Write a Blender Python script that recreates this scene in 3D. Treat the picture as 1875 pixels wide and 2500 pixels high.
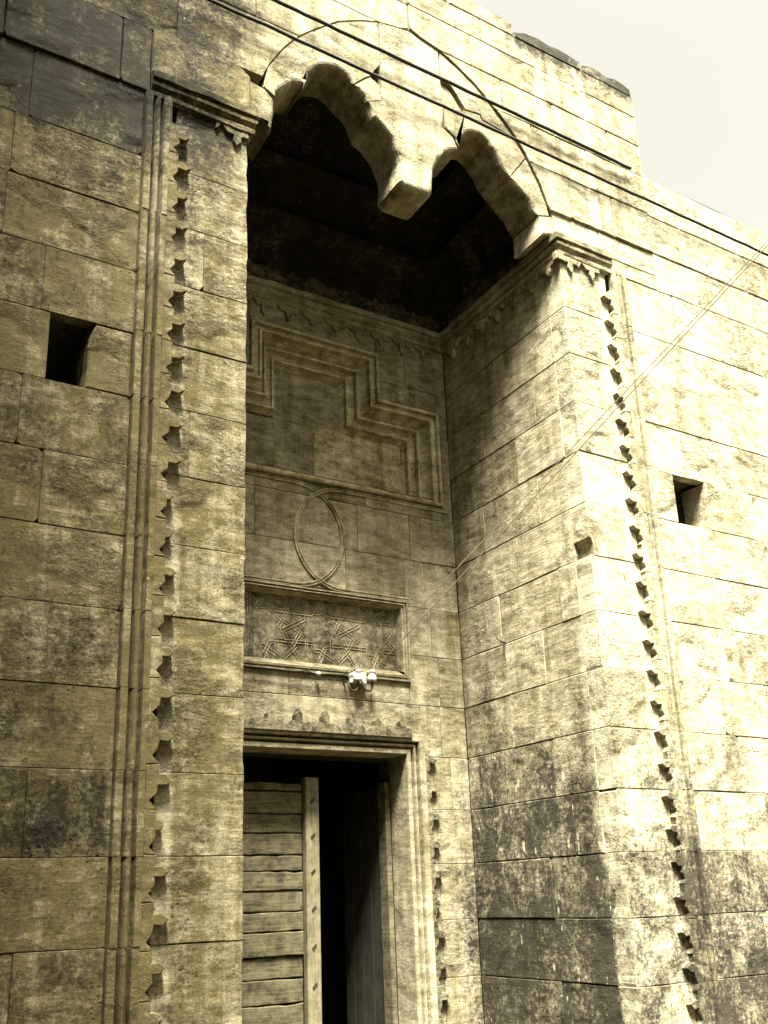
import bpy, math, random
from mathutils import Vector, Matrix

for o in list(bpy.data.objects):
    bpy.data.objects.remove(o)
scn = bpy.context.scene
col = scn.collection
rnd = random.Random(11)
R = math.radians

# ------------------------------------------------------------------ camera
cam = bpy.data.cameras.new('camera')
cam_ob = bpy.data.objects.new('camera', cam)
col.objects.link(cam_ob)
scn.camera = cam_ob
yaw, pitch, roll = 0.5430122, 0.3048128, -0.0355571
fwd = Vector((math.sin(yaw) * math.cos(pitch), math.cos(yaw) * math.cos(pitch), math.sin(pitch)))
rgt = Vector((math.cos(yaw), -math.sin(yaw), 0))
upv = rgt.cross(fwd)
r2 = math.cos(roll) * rgt + math.sin(roll) * upv
u2 = -math.sin(roll) * rgt + math.cos(roll) * upv
m = Matrix((r2, u2, -fwd)).transposed().to_4x4()
m.translation = Vector((-4.233, -6.0, 1.6))
cam_ob.matrix_world = m
cam.sensor_fit = 'HORIZONTAL'
cam.sensor_width = 36.0
cam.lens = 36.0 * 2357.75 / 1875
cam.shift_x = (937.5 - 913.9) / 1875
cam.shift_y = (1448.3 - 1250) / 1875
cam.clip_start = 0.05
cam.clip_end = 1000

# ------------------------------------------------------------------ daylight
SUN_EL, SUN_AZ = 65.0, -29.0        # azimuth from the wall's normal, negative = from the left
SUN_STRENGTH, SUN_ANGLE = 5.0, 20.0
SKY_STRENGTH, EXPOSURE = 0.060, 3.27
scn.render.engine = 'CYCLES'
world = bpy.data.worlds.new('World')
scn.world = world
world.use_nodes = True
wn, wl = world.node_tree.nodes, world.node_tree.links
wn.clear()
sky = wn.new('ShaderNodeTexSky')
sky.sky_type = 'NISHITA'
sky.sun_disc = False
sky.sun_elevation = R(SUN_EL)
to_sun = Vector((math.sin(R(SUN_AZ)) * math.cos(R(SUN_EL)), -math.cos(R(SUN_AZ)) * math.cos(R(SUN_EL)), math.sin(R(SUN_EL))))
sky.sun_rotation = math.atan2(to_sun.x, to_sun.y)
sky.dust_density = 4.0
bw = wn.new('ShaderNodeRGBToBW')
tint = wn.new('ShaderNodeMix')
tint.data_type = 'RGBA'
tint.blend_type = 'MULTIPLY'
tint.inputs[0].default_value = 1.0
tint.inputs[7].default_value = (1.0, 0.985, 0.86, 1)
bg = wn.new('ShaderNodeBackground')
bg.inputs['Strength'].default_value = SKY_STRENGTH
wo = wn.new('ShaderNodeOutputWorld')
wl.new(sky.outputs[0], bw.inputs[0])
wl.new(bw.outputs[0], tint.inputs[6])
wl.new(tint.outputs[2], bg.inputs['Color'])
wl.new(bg.outputs[0], wo.inputs['Surface'])
sun = bpy.data.lights.new('sun', 'SUN')
sun.energy = SUN_STRENGTH
sun.angle = R(SUN_ANGLE)
sun.color = (1.0, 0.975, 0.90)
sun_ob = bpy.data.objects.new('sun', sun)
sun_ob.rotation_euler = to_sun.to_track_quat('Z', 'Y').to_euler()
sun_ob.location = to_sun * 60
col.objects.link(sun_ob)
vs = scn.view_settings
vs.view_transform = 'Standard'
vs.look = 'None'
vs.gamma = 1.0
vs.use_curve_mapping = False
vs.exposure = EXPOSURE
scn.cycles.max_bounces = 4
scn.cycles.diffuse_bounces = 2
scn.cycles.use_denoising = True

# ------------------------------------------------------------------ materials
class N:
    """small wrapper for building node trees"""
    def __init__(self, name):
        self.mat = bpy.data.materials.new(name)
        self.mat.use_nodes = True
        self.t = self.mat.node_tree
        self.t.nodes.clear()
    def node(self, typ, **kw):
        n = self.t.nodes.new(typ)
        for k, v in kw.items():
            setattr(n, k, v)
        return n
    def put(self, sock, v):
        if isinstance(v, bpy.types.NodeSocket):
            self.t.links.new(v, sock)
        elif isinstance(v, tuple) and len(v) == 3 and sock.type == 'RGBA':
            sock.default_value = (*v, 1)
        else:
            sock.default_value = v
    def math(self, op, a, b=0.0, clamp=False):
        n = self.node('ShaderNodeMath', operation=op, use_clamp=clamp)
        self.put(n.inputs[0], a)
        self.put(n.inputs[1], b)
        return n.outputs[0]
    def vmul(self, v, s):
        n = self.node('ShaderNodeVectorMath', operation='MULTIPLY')
        self.put(n.inputs[0], v)
        n.inputs[1].default_value = s
        return n.outputs[0]
    def vadd(self, v, w):
        n = self.node('ShaderNodeVectorMath', operation='ADD')
        self.put(n.inputs[0], v)
        self.put(n.inputs[1], w)
        return n.outputs[0]
    def noise(self, v, scale, detail=4.0, rough=0.55, dist=0.0):
        n = self.node('ShaderNodeTexNoise')
        self.put(n.inputs['Vector'], v)
        n.inputs['Scale'].default_value = scale
        n.inputs['Detail'].default_value = detail
        n.inputs['Roughness'].default_value = rough
        n.inputs['Distortion'].default_value = dist
        return n.outputs['Fac']
    def voro(self, v, scale, rand=1.0):
        n = self.node('ShaderNodeTexVoronoi')
        self.put(n.inputs['Vector'], v)
        n.inputs['Scale'].default_value = scale
        n.inputs['Randomness'].default_value = rand
        return n.outputs['Distance'], n.outputs['Color']
    def ramp(self, v, a, b, lo=0.0, hi=1.0, smooth=True):
        n = self.node('ShaderNodeMapRange', interpolation_type='SMOOTHSTEP' if smooth else 'LINEAR')
        self.put(n.inputs[0], v)
        n.inputs[1].default_value = a
        n.inputs[2].default_value = b
        n.inputs[3].default_value = lo
        n.inputs[4].default_value = hi
        return n.outputs[0]
    def mix(self, f, a, b, blend='MIX'):
        n = self.node('ShaderNodeMix', data_type='RGBA', blend_type=blend)
        self.put(n.inputs[0], f)
        self.put(n.inputs[6], a)
        self.put(n.inputs[7], b)
        return n.outputs[2]
    def bump(self, h, strength, dist, prev=None):
        n = self.node('ShaderNodeBump')
        self.put(n.inputs['Height'], h)
        n.inputs['Strength'].default_value = strength
        n.inputs['Distance'].default_value = dist
        if prev is not None:
            self.t.links.new(prev, n.inputs['Normal'])
        return n.outputs[0]
    def finish(self, color, rough=0.9, normal=None, metal=0.0, spec=0.2):
        b = self.node('ShaderNodeBsdfPrincipled')
        self.put(b.inputs['Base Color'], color)
        self.put(b.inputs['Roughness'], rough)
        b.inputs['Metallic'].default_value = metal
        b.inputs['Specular IOR Level'].default_value = spec
        if normal is not None:
            self.t.links.new(normal, b.inputs['Normal'])
        o = self.node('ShaderNodeOutputMaterial')
        self.t.links.new(b.outputs[0], o.inputs['Surface'])
        return self.mat

PALE = (0.31, 0.276, 0.178)
MID = (0.092, 0.075, 0.031)
SOOT_SHADE = (0.0085, 0.0075, 0.0045)

def limestone(name, soot_shade=0.25, tool=1.0, pit=1.0, tone=1.0, zones=True, drips=False):
    """weathered ashlar: block-to-block tone, tooling streaks, pits and black crust"""
    n = N(name)
    geo = n.node('ShaderNodeNewGeometry')
    P = geo.outputs['Position']
    info = n.node('ShaderNodeObjectInfo')
    rv = info.outputs['Random']
    sep = n.node('ShaderNodeSeparateXYZ')
    n.put(sep.inputs[0], P)
    X, Y, Z = sep.outputs
    off = n.node('ShaderNodeCombineXYZ')
    n.put(off.inputs[0], n.math('MULTIPLY', rv, 37.0))
    n.put(off.inputs[1], n.math('MULTIPLY', rv, 11.0))
    Q = n.vadd(P, off.outputs[0])                         # every block has its own grain
    big = n.noise(Q, 1.7, 8.0, 0.62)
    med = n.noise(n.vmul(Q, (5.5, 5.5, 13.0)), 1.0, 8.0, 0.70)
    fine = n.noise(Q, 60.0, 6.0, 0.75)
    streak = n.noise(n.vmul(Q, (5.0, 5.0, 70.0)), 1.0, 6.0, 0.65, 0.3)
    wash = n.noise(n.vmul(P, (9.0, 9.0, 0.9)), 1.0, 6.0, 0.6)
    f = n.math('ADD', n.math('MULTIPLY', big, 0.36), n.math('MULTIPLY', med, 0.40))
    f = n.math('ADD', f, n.math('MULTIPLY', fine, 0.24))
    f = n.math('ADD', f, n.math('MULTIPLY', n.math('MULTIPLY', n.math('SUBTRACT', streak, 0.5), n.ramp(n.noise(Q, 0.9, 2.0), 0.38, 0.62, 0.15, 1.0)), 0.34 * tool))
    f = n.math('ADD', f, n.math('MULTIPLY', n.math('SUBTRACT', rv, 0.5), 0.06))
    f = n.math('ADD', f, n.math('MULTIPLY', n.math('SUBTRACT', wash, 0.5), 0.42))
    # amount of black crust: a little everywhere, more in soiled zones and painted shade
    amt = n.math('ADD', soot_shade, n.math('MULTIPLY', n.math('SUBTRACT', rv, 0.5), 0.10))
    front = n.ramp(Y, 0.10, 0.25, 1.0, 0.0)
    if zones:
        left = n.math('MULTIPLY', n.ramp(X, -2.2, -0.9, 1.0, 0.0), n.ramp(Z, 6.2, 7.9))
        left = n.math('MULTIPLY', left, front)
        amt = n.math('ADD', amt, n.math('MULTIPLY', left, 0.27))
        lw = n.math('MULTIPLY', n.ramp(X, -2.62, -2.54, 1.0, 0.0), 0.03)
        amt = n.math('ADD', amt, lw)
        patch = n.math('MULTIPLY', n.ramp(X, -2.60, -2.55, 1.0, 0.0), n.math('MULTIPLY', n.ramp(Z, 1.75, 2.0), n.ramp(Z, 2.25, 2.5, 1.0, 0.0)))
        amt = n.math('ADD', amt, n.math('MULTIPLY', patch, 0.14))
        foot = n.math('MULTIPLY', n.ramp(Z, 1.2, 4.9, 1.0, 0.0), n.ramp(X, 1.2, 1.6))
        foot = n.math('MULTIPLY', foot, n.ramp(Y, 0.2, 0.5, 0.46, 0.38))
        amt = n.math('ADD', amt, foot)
        cap = n.math('MULTIPLY', n.ramp(Z, 9.92, 10.25), n.ramp(X, 0.5, 1.6))
        amt = n.math('ADD', amt, n.math('MULTIPLY', cap, 0.48))
        left_shade_dirt = n.math('MULTIPLY', n.ramp(X, -2.3, -1.0, 1.0, 0.0), front)  # fall of light towards the left painted in, along with real soiling
        amt = n.math('ADD', amt, n.math('MULTIPLY', left_shade_dirt, 0.18))
        arris = n.math('MULTIPLY', n.ramp(X, 1.655, 1.665), n.ramp(n.math('ADD', Y, n.math('MULTIPLY', n.math('SUBTRACT', big, 0.5), 0.25)), 0.14, 0.34, 1.0, 0.0))  # burnt-out bright strip beside the right arris painted into the colour
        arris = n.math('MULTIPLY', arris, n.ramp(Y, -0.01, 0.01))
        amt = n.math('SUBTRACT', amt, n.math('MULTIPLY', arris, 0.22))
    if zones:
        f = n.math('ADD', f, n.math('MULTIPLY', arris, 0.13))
        f = n.math('SUBTRACT', f, n.math('MULTIPLY', left_shade_dirt, 0.14))
        ax = n.math('ABSOLUTE', X)
        shelter = n.math('MULTIPLY', n.ramp(n.math('ADD', ax, n.math('MULTIPLY', n.math('SUBTRACT', med, 0.5), 0.05)), 2.13, 2.19), n.ramp(ax, 2.29, 2.31, 1.0, 0.0))
        shelter = n.math('MULTIPLY', shelter, n.math('MULTIPLY', front, n.ramp(Y, -0.03, -0.02)))
        f = n.math('ADD', f, n.math('MULTIPLY', shelter, 0.15))
    c = n.mix(n.ramp(f, 0.36, 0.66, smooth=False), MID, PALE)
    crust = n.noise(n.vmul(P, (1.0, 1.0, 0.75)), 2.6, 12.0, 0.72, 0.4)
    crust2 = n.noise(P, 26.0, 8.0, 0.75)
    cm = n.math('ADD', n.math('MULTIPLY', crust, 0.50), n.math('MULTIPLY', crust2, 0.50))
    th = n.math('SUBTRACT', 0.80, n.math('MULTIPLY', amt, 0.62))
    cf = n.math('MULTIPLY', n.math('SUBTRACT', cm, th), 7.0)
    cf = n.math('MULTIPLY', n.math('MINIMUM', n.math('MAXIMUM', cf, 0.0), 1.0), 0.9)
    c = n.mix(cf, c, SOOT_SHADE)
    # pits
    d, _ = n.voro(Q, 24.0)
    pm = n.math('MULTIPLY', n.ramp(n.noise(Q, 2.3, 3.0, 0.5), 0.50, 0.68), pit)
    ps = n.math('MULTIPLY', n.ramp(d, 0.10, 0.26, 1.0, 0.0), pm)
    c = n.mix(n.math('MULTIPLY', ps, 0.75), c, SOOT_SHADE)
    # pale scuffs and chips
    d2, c2 = n.voro(n.vadd(n.vmul(P, (1.0, 1.0, 0.55)), n.node('ShaderNodeCombineXYZ').outputs[0]), 15.0)
    sm = n.math('MULTIPLY', n.ramp(d2, 0.05, 0.13, 1.0, 0.0), n.ramp(n.noise(P, 4.0, 3.0), 0.58, 0.66))
    c = n.mix(n.math('MULTIPLY', sm, 0.55), c, (0.42, 0.39, 0.27))
    if drips:
        sp1 = n.noise(n.vmul(P, (1.0, 1.0, 0.42)), 9.0, 3.0, 0.5)
        sp2 = n.noise(n.vmul(P, (1.0, 1.0, 0.35)), 26.0, 2.0, 0.5)
        dm = n.math('MAXIMUM', n.ramp(sp1, 0.67, 0.71), n.ramp(sp2, 0.735, 0.765))
        dm = n.math('MULTIPLY', dm, n.ramp(Z, 2.6, 4.2, 1.0, 0.0))
        c = n.mix(n.math('MULTIPLY', dm, 0.6), c, (0.40, 0.37, 0.25))
    tex = n.math('ADD', n.math('MULTIPLY', n.ramp(fine, 0.25, 0.75, 0.0, 1.0, False), 0.85), n.math('MULTIPLY', n.ramp(med, 0.30, 0.70, 0.0, 1.0, False), 0.60))
    tex = n.math('ADD', tex, 0.27)
    tc = n.node('ShaderNodeCombineXYZ')
    for k in range(3):
        n.put(tc.inputs[k], tex)
    c = n.mix(1.0, c, tc.outputs[0], 'MULTIPLY')
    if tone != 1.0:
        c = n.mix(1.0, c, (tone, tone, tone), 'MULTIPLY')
    h = n.math('ADD', n.math('MULTIPLY', streak, 0.5 * tool), n.math('MULTIPLY', fine, 0.5))
    b1 = n.bump(h, 0.55, 0.006)
    h2 = n.math('SUBTRACT', n.math('MULTIPLY', med, 0.8), n.math('MULTIPLY', ps, 0.55))
    b2 = n.bump(h2, 0.8, 0.014, b1)
    rug = n.math('MULTIPLY', n.noise(Q, 20.0, 7.0, 0.7), n.ramp(n.noise(Q, 1.5, 2.0), 0.50, 0.62))
    b2 = n.bump(rug, 0.9, 0.04 * (0.3 + pit), b2)
    return n.finish(c, 0.93, b2, spec=0.12)

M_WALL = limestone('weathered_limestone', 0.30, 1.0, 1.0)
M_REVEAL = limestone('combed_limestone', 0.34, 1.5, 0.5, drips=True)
M_BACK = limestone('porch_limestone', 0.27, 0.8, 0.5, 0.92)
M_NICHE = limestone('niche_limestone', 0.10, 0.3, 0.4, 1.6)
M_BOSS = limestone('shaded_carved_limestone', 0.58, 0.3, 0.4, 0.75)  # shaded sides of the door teeth put into a darker colour
M_HALF_SHADE = limestone('half_shade_limestone', 0.62, 0.3, 0.4, 0.75, zones=False)  # dimness above the cornice painted into the stone colour
M_UPPER = limestone('hood_limestone', 0.24, 0.2, 0.8, 1.0)
M_TRIM = limestone('carved_limestone', 0.24, 0.35, 0.4, 1.0)
M_WORN_SUNLIT = limestone('worn_sunlit_limestone', 0.10, 0.2, 0.3, 1.15, zones=False)
M_HOOD_SHADE = limestone('hood_shade_limestone', 0.80, 0.2, 0.4, 0.6, zones=False)  # deep shade inside the hood painted as near-black stone

def simple(name, c1, c2, scale, rough=0.9, bumpd=0.004, stretch=(1, 1, 1), metal=0.0, spec=0.2):
    n = N(name)
    geo = n.node('ShaderNodeNewGeometry')
    info = n.node('ShaderNodeObjectInfo')
    off = n.node('ShaderNodeCombineXYZ')
    n.put(off.inputs[0], n.math('MULTIPLY', info.outputs['Random'], 23.0))
    P = n.vmul(n.vadd(geo.outputs['Position'], off.outputs[0]), stretch)
    a = n.noise(P, scale, 8.0, 0.68)
    c = n.mix(n.ramp(a, 0.33, 0.66), c1, c2)
    return n.finish(c, rough, n.bump(a, 0.7, bumpd), metal, spec)

M_MORTAR = simple('dark_mortar', (0.035, 0.03, 0.014), (0.09, 0.078, 0.036), 14)
M_GROUND = simple('trodden_earth', (0.03, 0.026, 0.014), (0.06, 0.05, 0.026), 2.5, bumpd=0.02)
M_IRON = simple('rusted_iron', (0.016, 0.014, 0.008), (0.045, 0.036, 0.017), 40, 0.7, 0.001)
M_CABLE = simple('tarred_cable', (0.012, 0.011, 0.007), (0.028, 0.025, 0.014), 60, 0.8, 0.001)
M_WIRE = simple('dull_wire', (0.09, 0.08, 0.045), (0.16, 0.14, 0.08), 40, 0.6, 0.0005)
M_CHINA = simple('white_porcelain', (0.34, 0.32, 0.25), (0.46, 0.44, 0.36), 6, 0.25, 0.0003, spec=0.5)
M_PLASTER = simple('house_plaster', (0.10, 0.085, 0.042), (0.18, 0.155, 0.075), 1.6, bumpd=0.01)
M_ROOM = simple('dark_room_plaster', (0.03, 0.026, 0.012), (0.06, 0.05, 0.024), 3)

def old_wood(name, dark, pale, axis, crustamt=0.5):
    n = N(name)
    geo = n.node('ShaderNodeNewGeometry')
    info = n.node('ShaderNodeObjectInfo')
    off = n.node('ShaderNodeCombineXYZ')
    n.put(off.inputs[0], n.math('MULTIPLY', info.outputs['Random'], 31.0))
    n.put(off.inputs[2], n.math('MULTIPLY', info.outputs['Random'], 17.0))
    P = n.vadd(geo.outputs['Position'], off.outputs[0])
    s = (3.0, 3.0, 60.0) if axis == 'x' else (60.0, 60.0, 3.0)
    grain = n.noise(n.vmul(P, s), 1.0, 8.0, 0.7, 0.6)
    blot = n.noise(P, 7.0, 9.0, 0.72)
    f = n.math('ADD', n.math('MULTIPLY', grain, 0.45), n.math('MULTIPLY', blot, 0.55))
    c = n.mix(n.ramp(f, 0.36, 0.64), dark, pale)
    spots = n.ramp(n.noise(P, 30.0, 8.0, 0.75), 0.56, 0.66)
    c = n.mix(n.math('MULTIPLY', spots, crustamt), c, (0.035, 0.03, 0.014))
    return n.finish(c, 0.85, n.bump(f, 0.8, 0.006))

M_PLANK = old_wood('weathered_plank', (0.022, 0.019, 0.009), (0.145, 0.128, 0.068), 'x', 0.95)
M_STILE = old_wood('pale_worn_wood', (0.085, 0.075, 0.038), (0.22, 0.198, 0.115), 'z', 0.5)
M_DARKWOOD = old_wood('dark_wood', (0.014, 0.012, 0.007), (0.04, 0.035, 0.018), 'z', 0.4)

# ------------------------------------------------------------------ object helpers
WLOC = {}
def link(o, parent=None, loc=(0, 0, 0)):
    col.objects.link(o)
    WLOC[o.name] = Vector(loc)
    if parent is not None:
        o.parent = parent
        o.location = Vector(loc) - WLOC[parent.name]
    else:
        o.location = Vector(loc)
    return o

def thing(name, label, cat, loc=(0, 0, 0), group=None, kind=None):
    o = bpy.data.objects.new(name, None)
    link(o, None, loc)
    o.empty_display_size = 0.2
    o['label'] = label
    o['category'] = cat
    if group:
        o['group'] = group
    if kind:
        o['kind'] = kind
    return o

def part(name, verts, faces, mat, parent=None, smooth=False, label=None):
    """one mesh object with its origin at its own middle; verts in world coordinates"""
    lo = [min(v[i] for v in verts) for i in range(3)]
    hi = [max(v[i] for v in verts) for i in range(3)]
    c = Vector([(a + b) / 2 for a, b in zip(lo, hi)])
    me = bpy.data.meshes.new(name)
    me.from_pydata([(v[0] - c.x, v[1] - c.y, v[2] - c.z) for v in verts], [], faces)
    me.materials.append(mat)
    me.update()
    if smooth:
        me.polygons.foreach_set('use_smooth', [True] * len(me.polygons))
    o = bpy.data.objects.new(name, me)
    link(o, parent, c)
    if label:
        o['label'] = label
    return o

def again(src, name, parent, loc):
    o = bpy.data.objects.new(name, src.data)
    return link(o, parent, loc)

# surfaces: (u, v, outward) -> world
W2 = 1.67
DEEP = 2.05
front = lambda u, v, w: (u, -w, v)
back = lambda u, v, w: (u, DEEP - w, v)
rev_r = lambda u, v, w: (W2 - w, u, v)
rev_l = lambda u, v, w: (-W2 + w, u, v)

def inset(poly, d):
    out = []
    n = len(poly)
    area = sum(poly[i][0] * poly[(i + 1) % n][1] - poly[(i + 1) % n][0] * poly[i][1] for i in range(n))
    s = 1 if area > 0 else -1
    for i in range(n):
        a, b, c = poly[i - 1], poly[i], poly[(i + 1) % n]

        e1 = Vector((b[0] - a[0], b[1] - a[1]))
        e2 = Vector((c[0] - b[0], c[1] - b[1]))
        if e1.length < 1e-6 or e2.length < 1e-6:
            out.append(b)
            continue
        e1.normalize()
        e2.normalize()
        n1, n2 = Vector((-e1.y, e1.x)) * s, Vector((-e2.y, e2.x)) * s
        k = n1 + n2
        if k.length < 0.3:
            k = n1
        k = k / max(0.45, (k.length ** 2) / 2)
        out.append((b[0] + k.x * d, b[1] + k.y * d))
    return out

def slab(poly, w, depth, ch, M):
    n = len(poly)
    ins = inset(poly, ch)
    V = [M(u, v, -depth) for u, v in poly] + [M(u, v, w - ch) for u, v in poly] + [M(u, v, w) for u, v in ins]
    F = []
    for k in (0, 1):
        for i in range(n):
            j = (i + 1) % n
            F.append((k * n + i, k * n + j, (k + 1) * n + j, (k + 1) * n + i))
    F.append(tuple(range(2 * n, 3 * n)))
    return V, F

def rpoly(u0, u1, v0, v1, gap=0.0012, jit=0.0025, chip=0.2, seg=0.28, arris=None, arj=0.007):
    """a block outline with slightly wandering edges and now and then a lost corner;
    arris = 'u0' or 'u1' for an edge that stands free and is worn ragged"""
    a0 = u0 + (0 if arris == 'u0' else gap)
    a1 = u1 - (0 if arris == 'u1' else gap)
    b0, b1 = v0 + gap, v1 - gap
    pts = []
    def edge(p, q, free):
        L = math.hypot(q[0] - p[0], q[1] - p[1])
        sg, jt = (0.085, arj) if free else (seg, jit)
        k = max(1, int(L / sg))
        dx, dy = (q[0] - p[0]) / L, (q[1] - p[1]) / L
        nx, ny = -dy, dx
        big = rnd.random() < chip
        c = min(rnd.uniform(0.014, 0.05) if big else 0.004, L * 0.2)
        pts.append((p[0] + dx * c, p[1] + dy * c))
        for i in range(1, k):
            t = i / k + rnd.uniform(-0.2, 0.2) / k
            j = min(abs(rnd.gauss(0, jt)), jt * 2.2)
            pts.append((p[0] + dx * L * t + nx * j, p[1] + dy * L * t + ny * j))
        e = min(0.004 if rnd.random() > chip else rnd.uniform(0.012, 0.03), L * 0.2)
        pts.append((q[0] - dx * e, q[1] - dy * e))
    edge((a0, b0), (a1, b0), False)
    edge((a1, b0), (a1, b1), arris == 'u1')
    edge((a1, b1), (a0, b1), False)
    edge((a0, b1), (a0, b0), arris == 'u0')
    return pts

def proud():
    return rnd.uniform(-0.005, 0.004)

def block(name, u0, u1, v0, v1, M, mat, parent, depth=0.10, base=0.0, ch=0.0035, **kw):
    if u1 - u0 < 0.03 or v1 - v0 < 0.03:
        return
    V, F = slab(rpoly(u0, u1, v0, v1, **kw), base + proud(), depth, ch, M)
    part(name, V, F, mat, parent)

def box(name, x0, x1, y0, y1, z0, z1, mat, parent, bev=0.0, label=None):
    V, F = box_vf(x0, x1, y0, y1, z0, z1, bev)
    return part(name, V, F, mat, parent, label=label)

def box_vf(x0, x1, y0, y1, z0, z1, b=0.0):
    if b <= 0:
        V = [(x, y, z) for x in (x0, x1) for y in (y0, y1) for z in (z0, z1)]
        F = [(0, 1, 3, 2), (4, 6, 7, 5), (0, 4, 5, 1), (2, 3, 7, 6), (0, 2, 6, 4), (1, 5, 7, 3)]
        return V, F
    P = [(x0 + b, y0), (x1 - b, y0), (x1, y0 + b), (x1, y1 - b), (x1 - b, y1), (x0 + b, y1), (x0, y1 - b), (x0, y0 + b)]
    Q = [(min(max(x, x0 + b), x1 - b), min(max(y, y0 + b), y1 - b)) for x, y in P]
    V = [(*q, z0) for q in Q] + [(*p, z0 + b) for p in P] + [(*p, z1 - b) for p in P] + [(*q, z1) for q in Q]
    F = [tuple(range(7, -1, -1)), tuple(range(24, 32))]
    for k in range(3):
        for i in range(8):
            j = (i + 1) % 8
            F.append((k * 8 + i, k * 8 + j, (k + 1) * 8 + j, (k + 1) * 8 + i))
    return V, F

def tube(pts, r, seg=8, cap=True):
    V, F = [], []
    n = len(pts)
    pts = [Vector(p) for p in pts]
    for i, p in enumerate(pts):
        d = (pts[min(i + 1, n - 1)] - pts[max(i - 1, 0)]).normalized()
        a = d.cross(Vector((0, 0, 1)))
        if a.length < 0.05:
            a = d.cross(Vector((0, 1, 0)))
        a.normalize()
        b = d.cross(a)
        rr = r[i] if isinstance(r, (list, tuple)) else r
        for k in range(seg):
            t = 2 * math.pi * k / seg
            V.append(tuple(p + a * math.cos(t) * rr + b * math.sin(t) * rr))
    for i in range(n - 1):
        for k in range(seg):
            j = (k + 1) % seg
            F.append((i * seg + k, i * seg + j, (i + 1) * seg + j, (i + 1) * seg + k))
    if cap:
        F.append(tuple(range(seg)))
        F.append(tuple((n - 1) * seg + k for k in range(seg)))
    return V, F

def lathe(prof, c, ax=Vector((0, 0, 1)), seg=20):
    ax = Vector(ax).normalized()
    a = ax.orthogonal().normalized()
    b = ax.cross(a)
    V, F = [], []
    for r, h in prof:
        for k in range(seg):
            t = 2 * math.pi * k / seg
            V.append(tuple(Vector(c) + ax * h + a * math.cos(t) * r + b * math.sin(t) * r))
    for i in range(len(prof) - 1):
        for k in range(seg):
            j = (k + 1) % seg
            F.append((i * seg + k, i * seg + j, (i + 1) * seg + j, (i + 1) * seg + k))
    F.append(tuple(range(seg)))
    F.append(tuple((len(prof) - 1) * seg + k for k in range(seg)))
    return V, F

def sweep_frame(outer, wid, prof, M, closed=True, joints=0):
    """moulding run along a mitred outline: wid = inward width per edge, prof = (fraction of width, outward)
    returns one (verts, faces) per edge"""
    n = len(outer)
    area = sum(outer[i][0] * outer[(i + 1) % n][1] - outer[(i + 1) % n][0] * outer[i][1] for i in range(n))
    s = 1 if area > 0 else -1
    ne = n if closed else n - 1
    E = []
    for i in range(ne):
        a, b = Vector(outer[i]), Vector(outer[(i + 1) % n])
        d = (b - a).normalized()
        E.append((a, d, Vector((-d.y, d.x)) * s, wid[i]))
    def corner(i, fr):
        if not closed and i == 0:
            a, d, nn, w = E[0]
            return Vector(outer[0]) + nn * w * fr
        if not closed and i == n - 1:
            a, d, nn, w = E[-1]
            return Vector(outer[-1]) + nn * w * fr
        a1, d1, n1, w1 = E[i - 1]
        a2, d2, n2, w2 = E[i % ne]
        p1 = a1 + n1 * w1 * fr
        p2 = a2 + n2 * w2 * fr
        den = d1.x * d2.y - d1.y * d2.x
        t = ((p2.x - p1.x) * d2.y - (p2.y - p1.y) * d2.x) / den
        return p1 + d1 * t
    out = []
    for i in range(ne):
        V, F = [], []
        for fr, w in prof:
            for k in (i, i + 1):
                c = corner(k % n if closed else k, fr)
                V.append(M(c.x, c.y, w))
        for j in range(len(prof) - 1):
            F.append((2 * j, 2 * j + 1, 2 * j + 3, 2 * j + 2))
        out.append((V, F))
    return out

def ridge(path, prof, M, w=0.0):
    """a moulding with cross-section prof (sideways, outward) along a path lying in a wall surface"""
    V, F = [], []
    n = len(path)
    for i in range(n):
        a, b = Vector(path[max(i - 1, 0)]), Vector(path[min(i + 1, n - 1)])
        d = (b - a).normalized()
        nn = Vector((-d.y, d.x))
        # mitre
        k = 1.0
        if 0 < i < n - 1:
            d1 = (Vector(path[i]) - a).normalized()
            c = max(0.4, abs(d1.dot(d)))
            k = 1 / c
        for s, h in prof:
            p = Vector(path[i]) + nn * s * k
            V.append(M(p.x, p.y, w + h))
    m_ = len(prof)
    for i in range(n - 1):
        for j in range(m_ - 1):
            F.append((i * m_ + j, i * m_ + j + 1, (i + 1) * m_ + j + 1, (i + 1) * m_ + j))
    return V, F

# ------------------------------------------------------------------ ground and street
V, F = box_vf(-400, 400, -400, 400, -0.5, 0.0)
g = part('ground', V, F, M_GROUND)
g['kind'] = 'structure'
g['label'] = 'bare trodden earth of the street in front of the portal'

def house(label, x0, x1, y0, y1, h, face, wins, doors):
    t = thing('street_house', label, 'house', ((x0 + x1) / 2, (y0 + y1) / 2, 0))
    box('wall', x0, x1, y0, y1, 0.0, h, M_PLASTER, t)
    box('parapet', x0 - 0.06, x1 + 0.06, y0 - 0.06, y1 + 0.06, h + 0.003, h + 0.25, M_PLASTER, t, 0.03)
    for u, z, w, hh in wins + doors:
        nm = 'window' if z > 0.3 else 'door'
        if face == 'y':
            o = box(nm, u - w / 2, u + w / 2, y1 - 0.02, y1 + 0.05, z, z + hh, M_DARKWOOD, t, 0.01)
            V, F = box_vf(u - w / 2 - 0.12, u + w / 2 + 0.12, y1 + 0.004, y1 + 0.09, z + hh, z + hh + 0.16, 0.01)
        else:
            o = box(nm, x1 - 0.02, x1 + 0.05, u - w / 2, u + w / 2, z, z + hh, M_DARKWOOD, t, 0.01)
            V, F = box_vf(x1 + 0.004, x1 + 0.09, u - w / 2 - 0.12, u + w / 2 + 0.12, z + hh, z + hh + 0.16, 0.01)
        part('lintel', V, F, M_WORN_SUNLIT, t)
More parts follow.
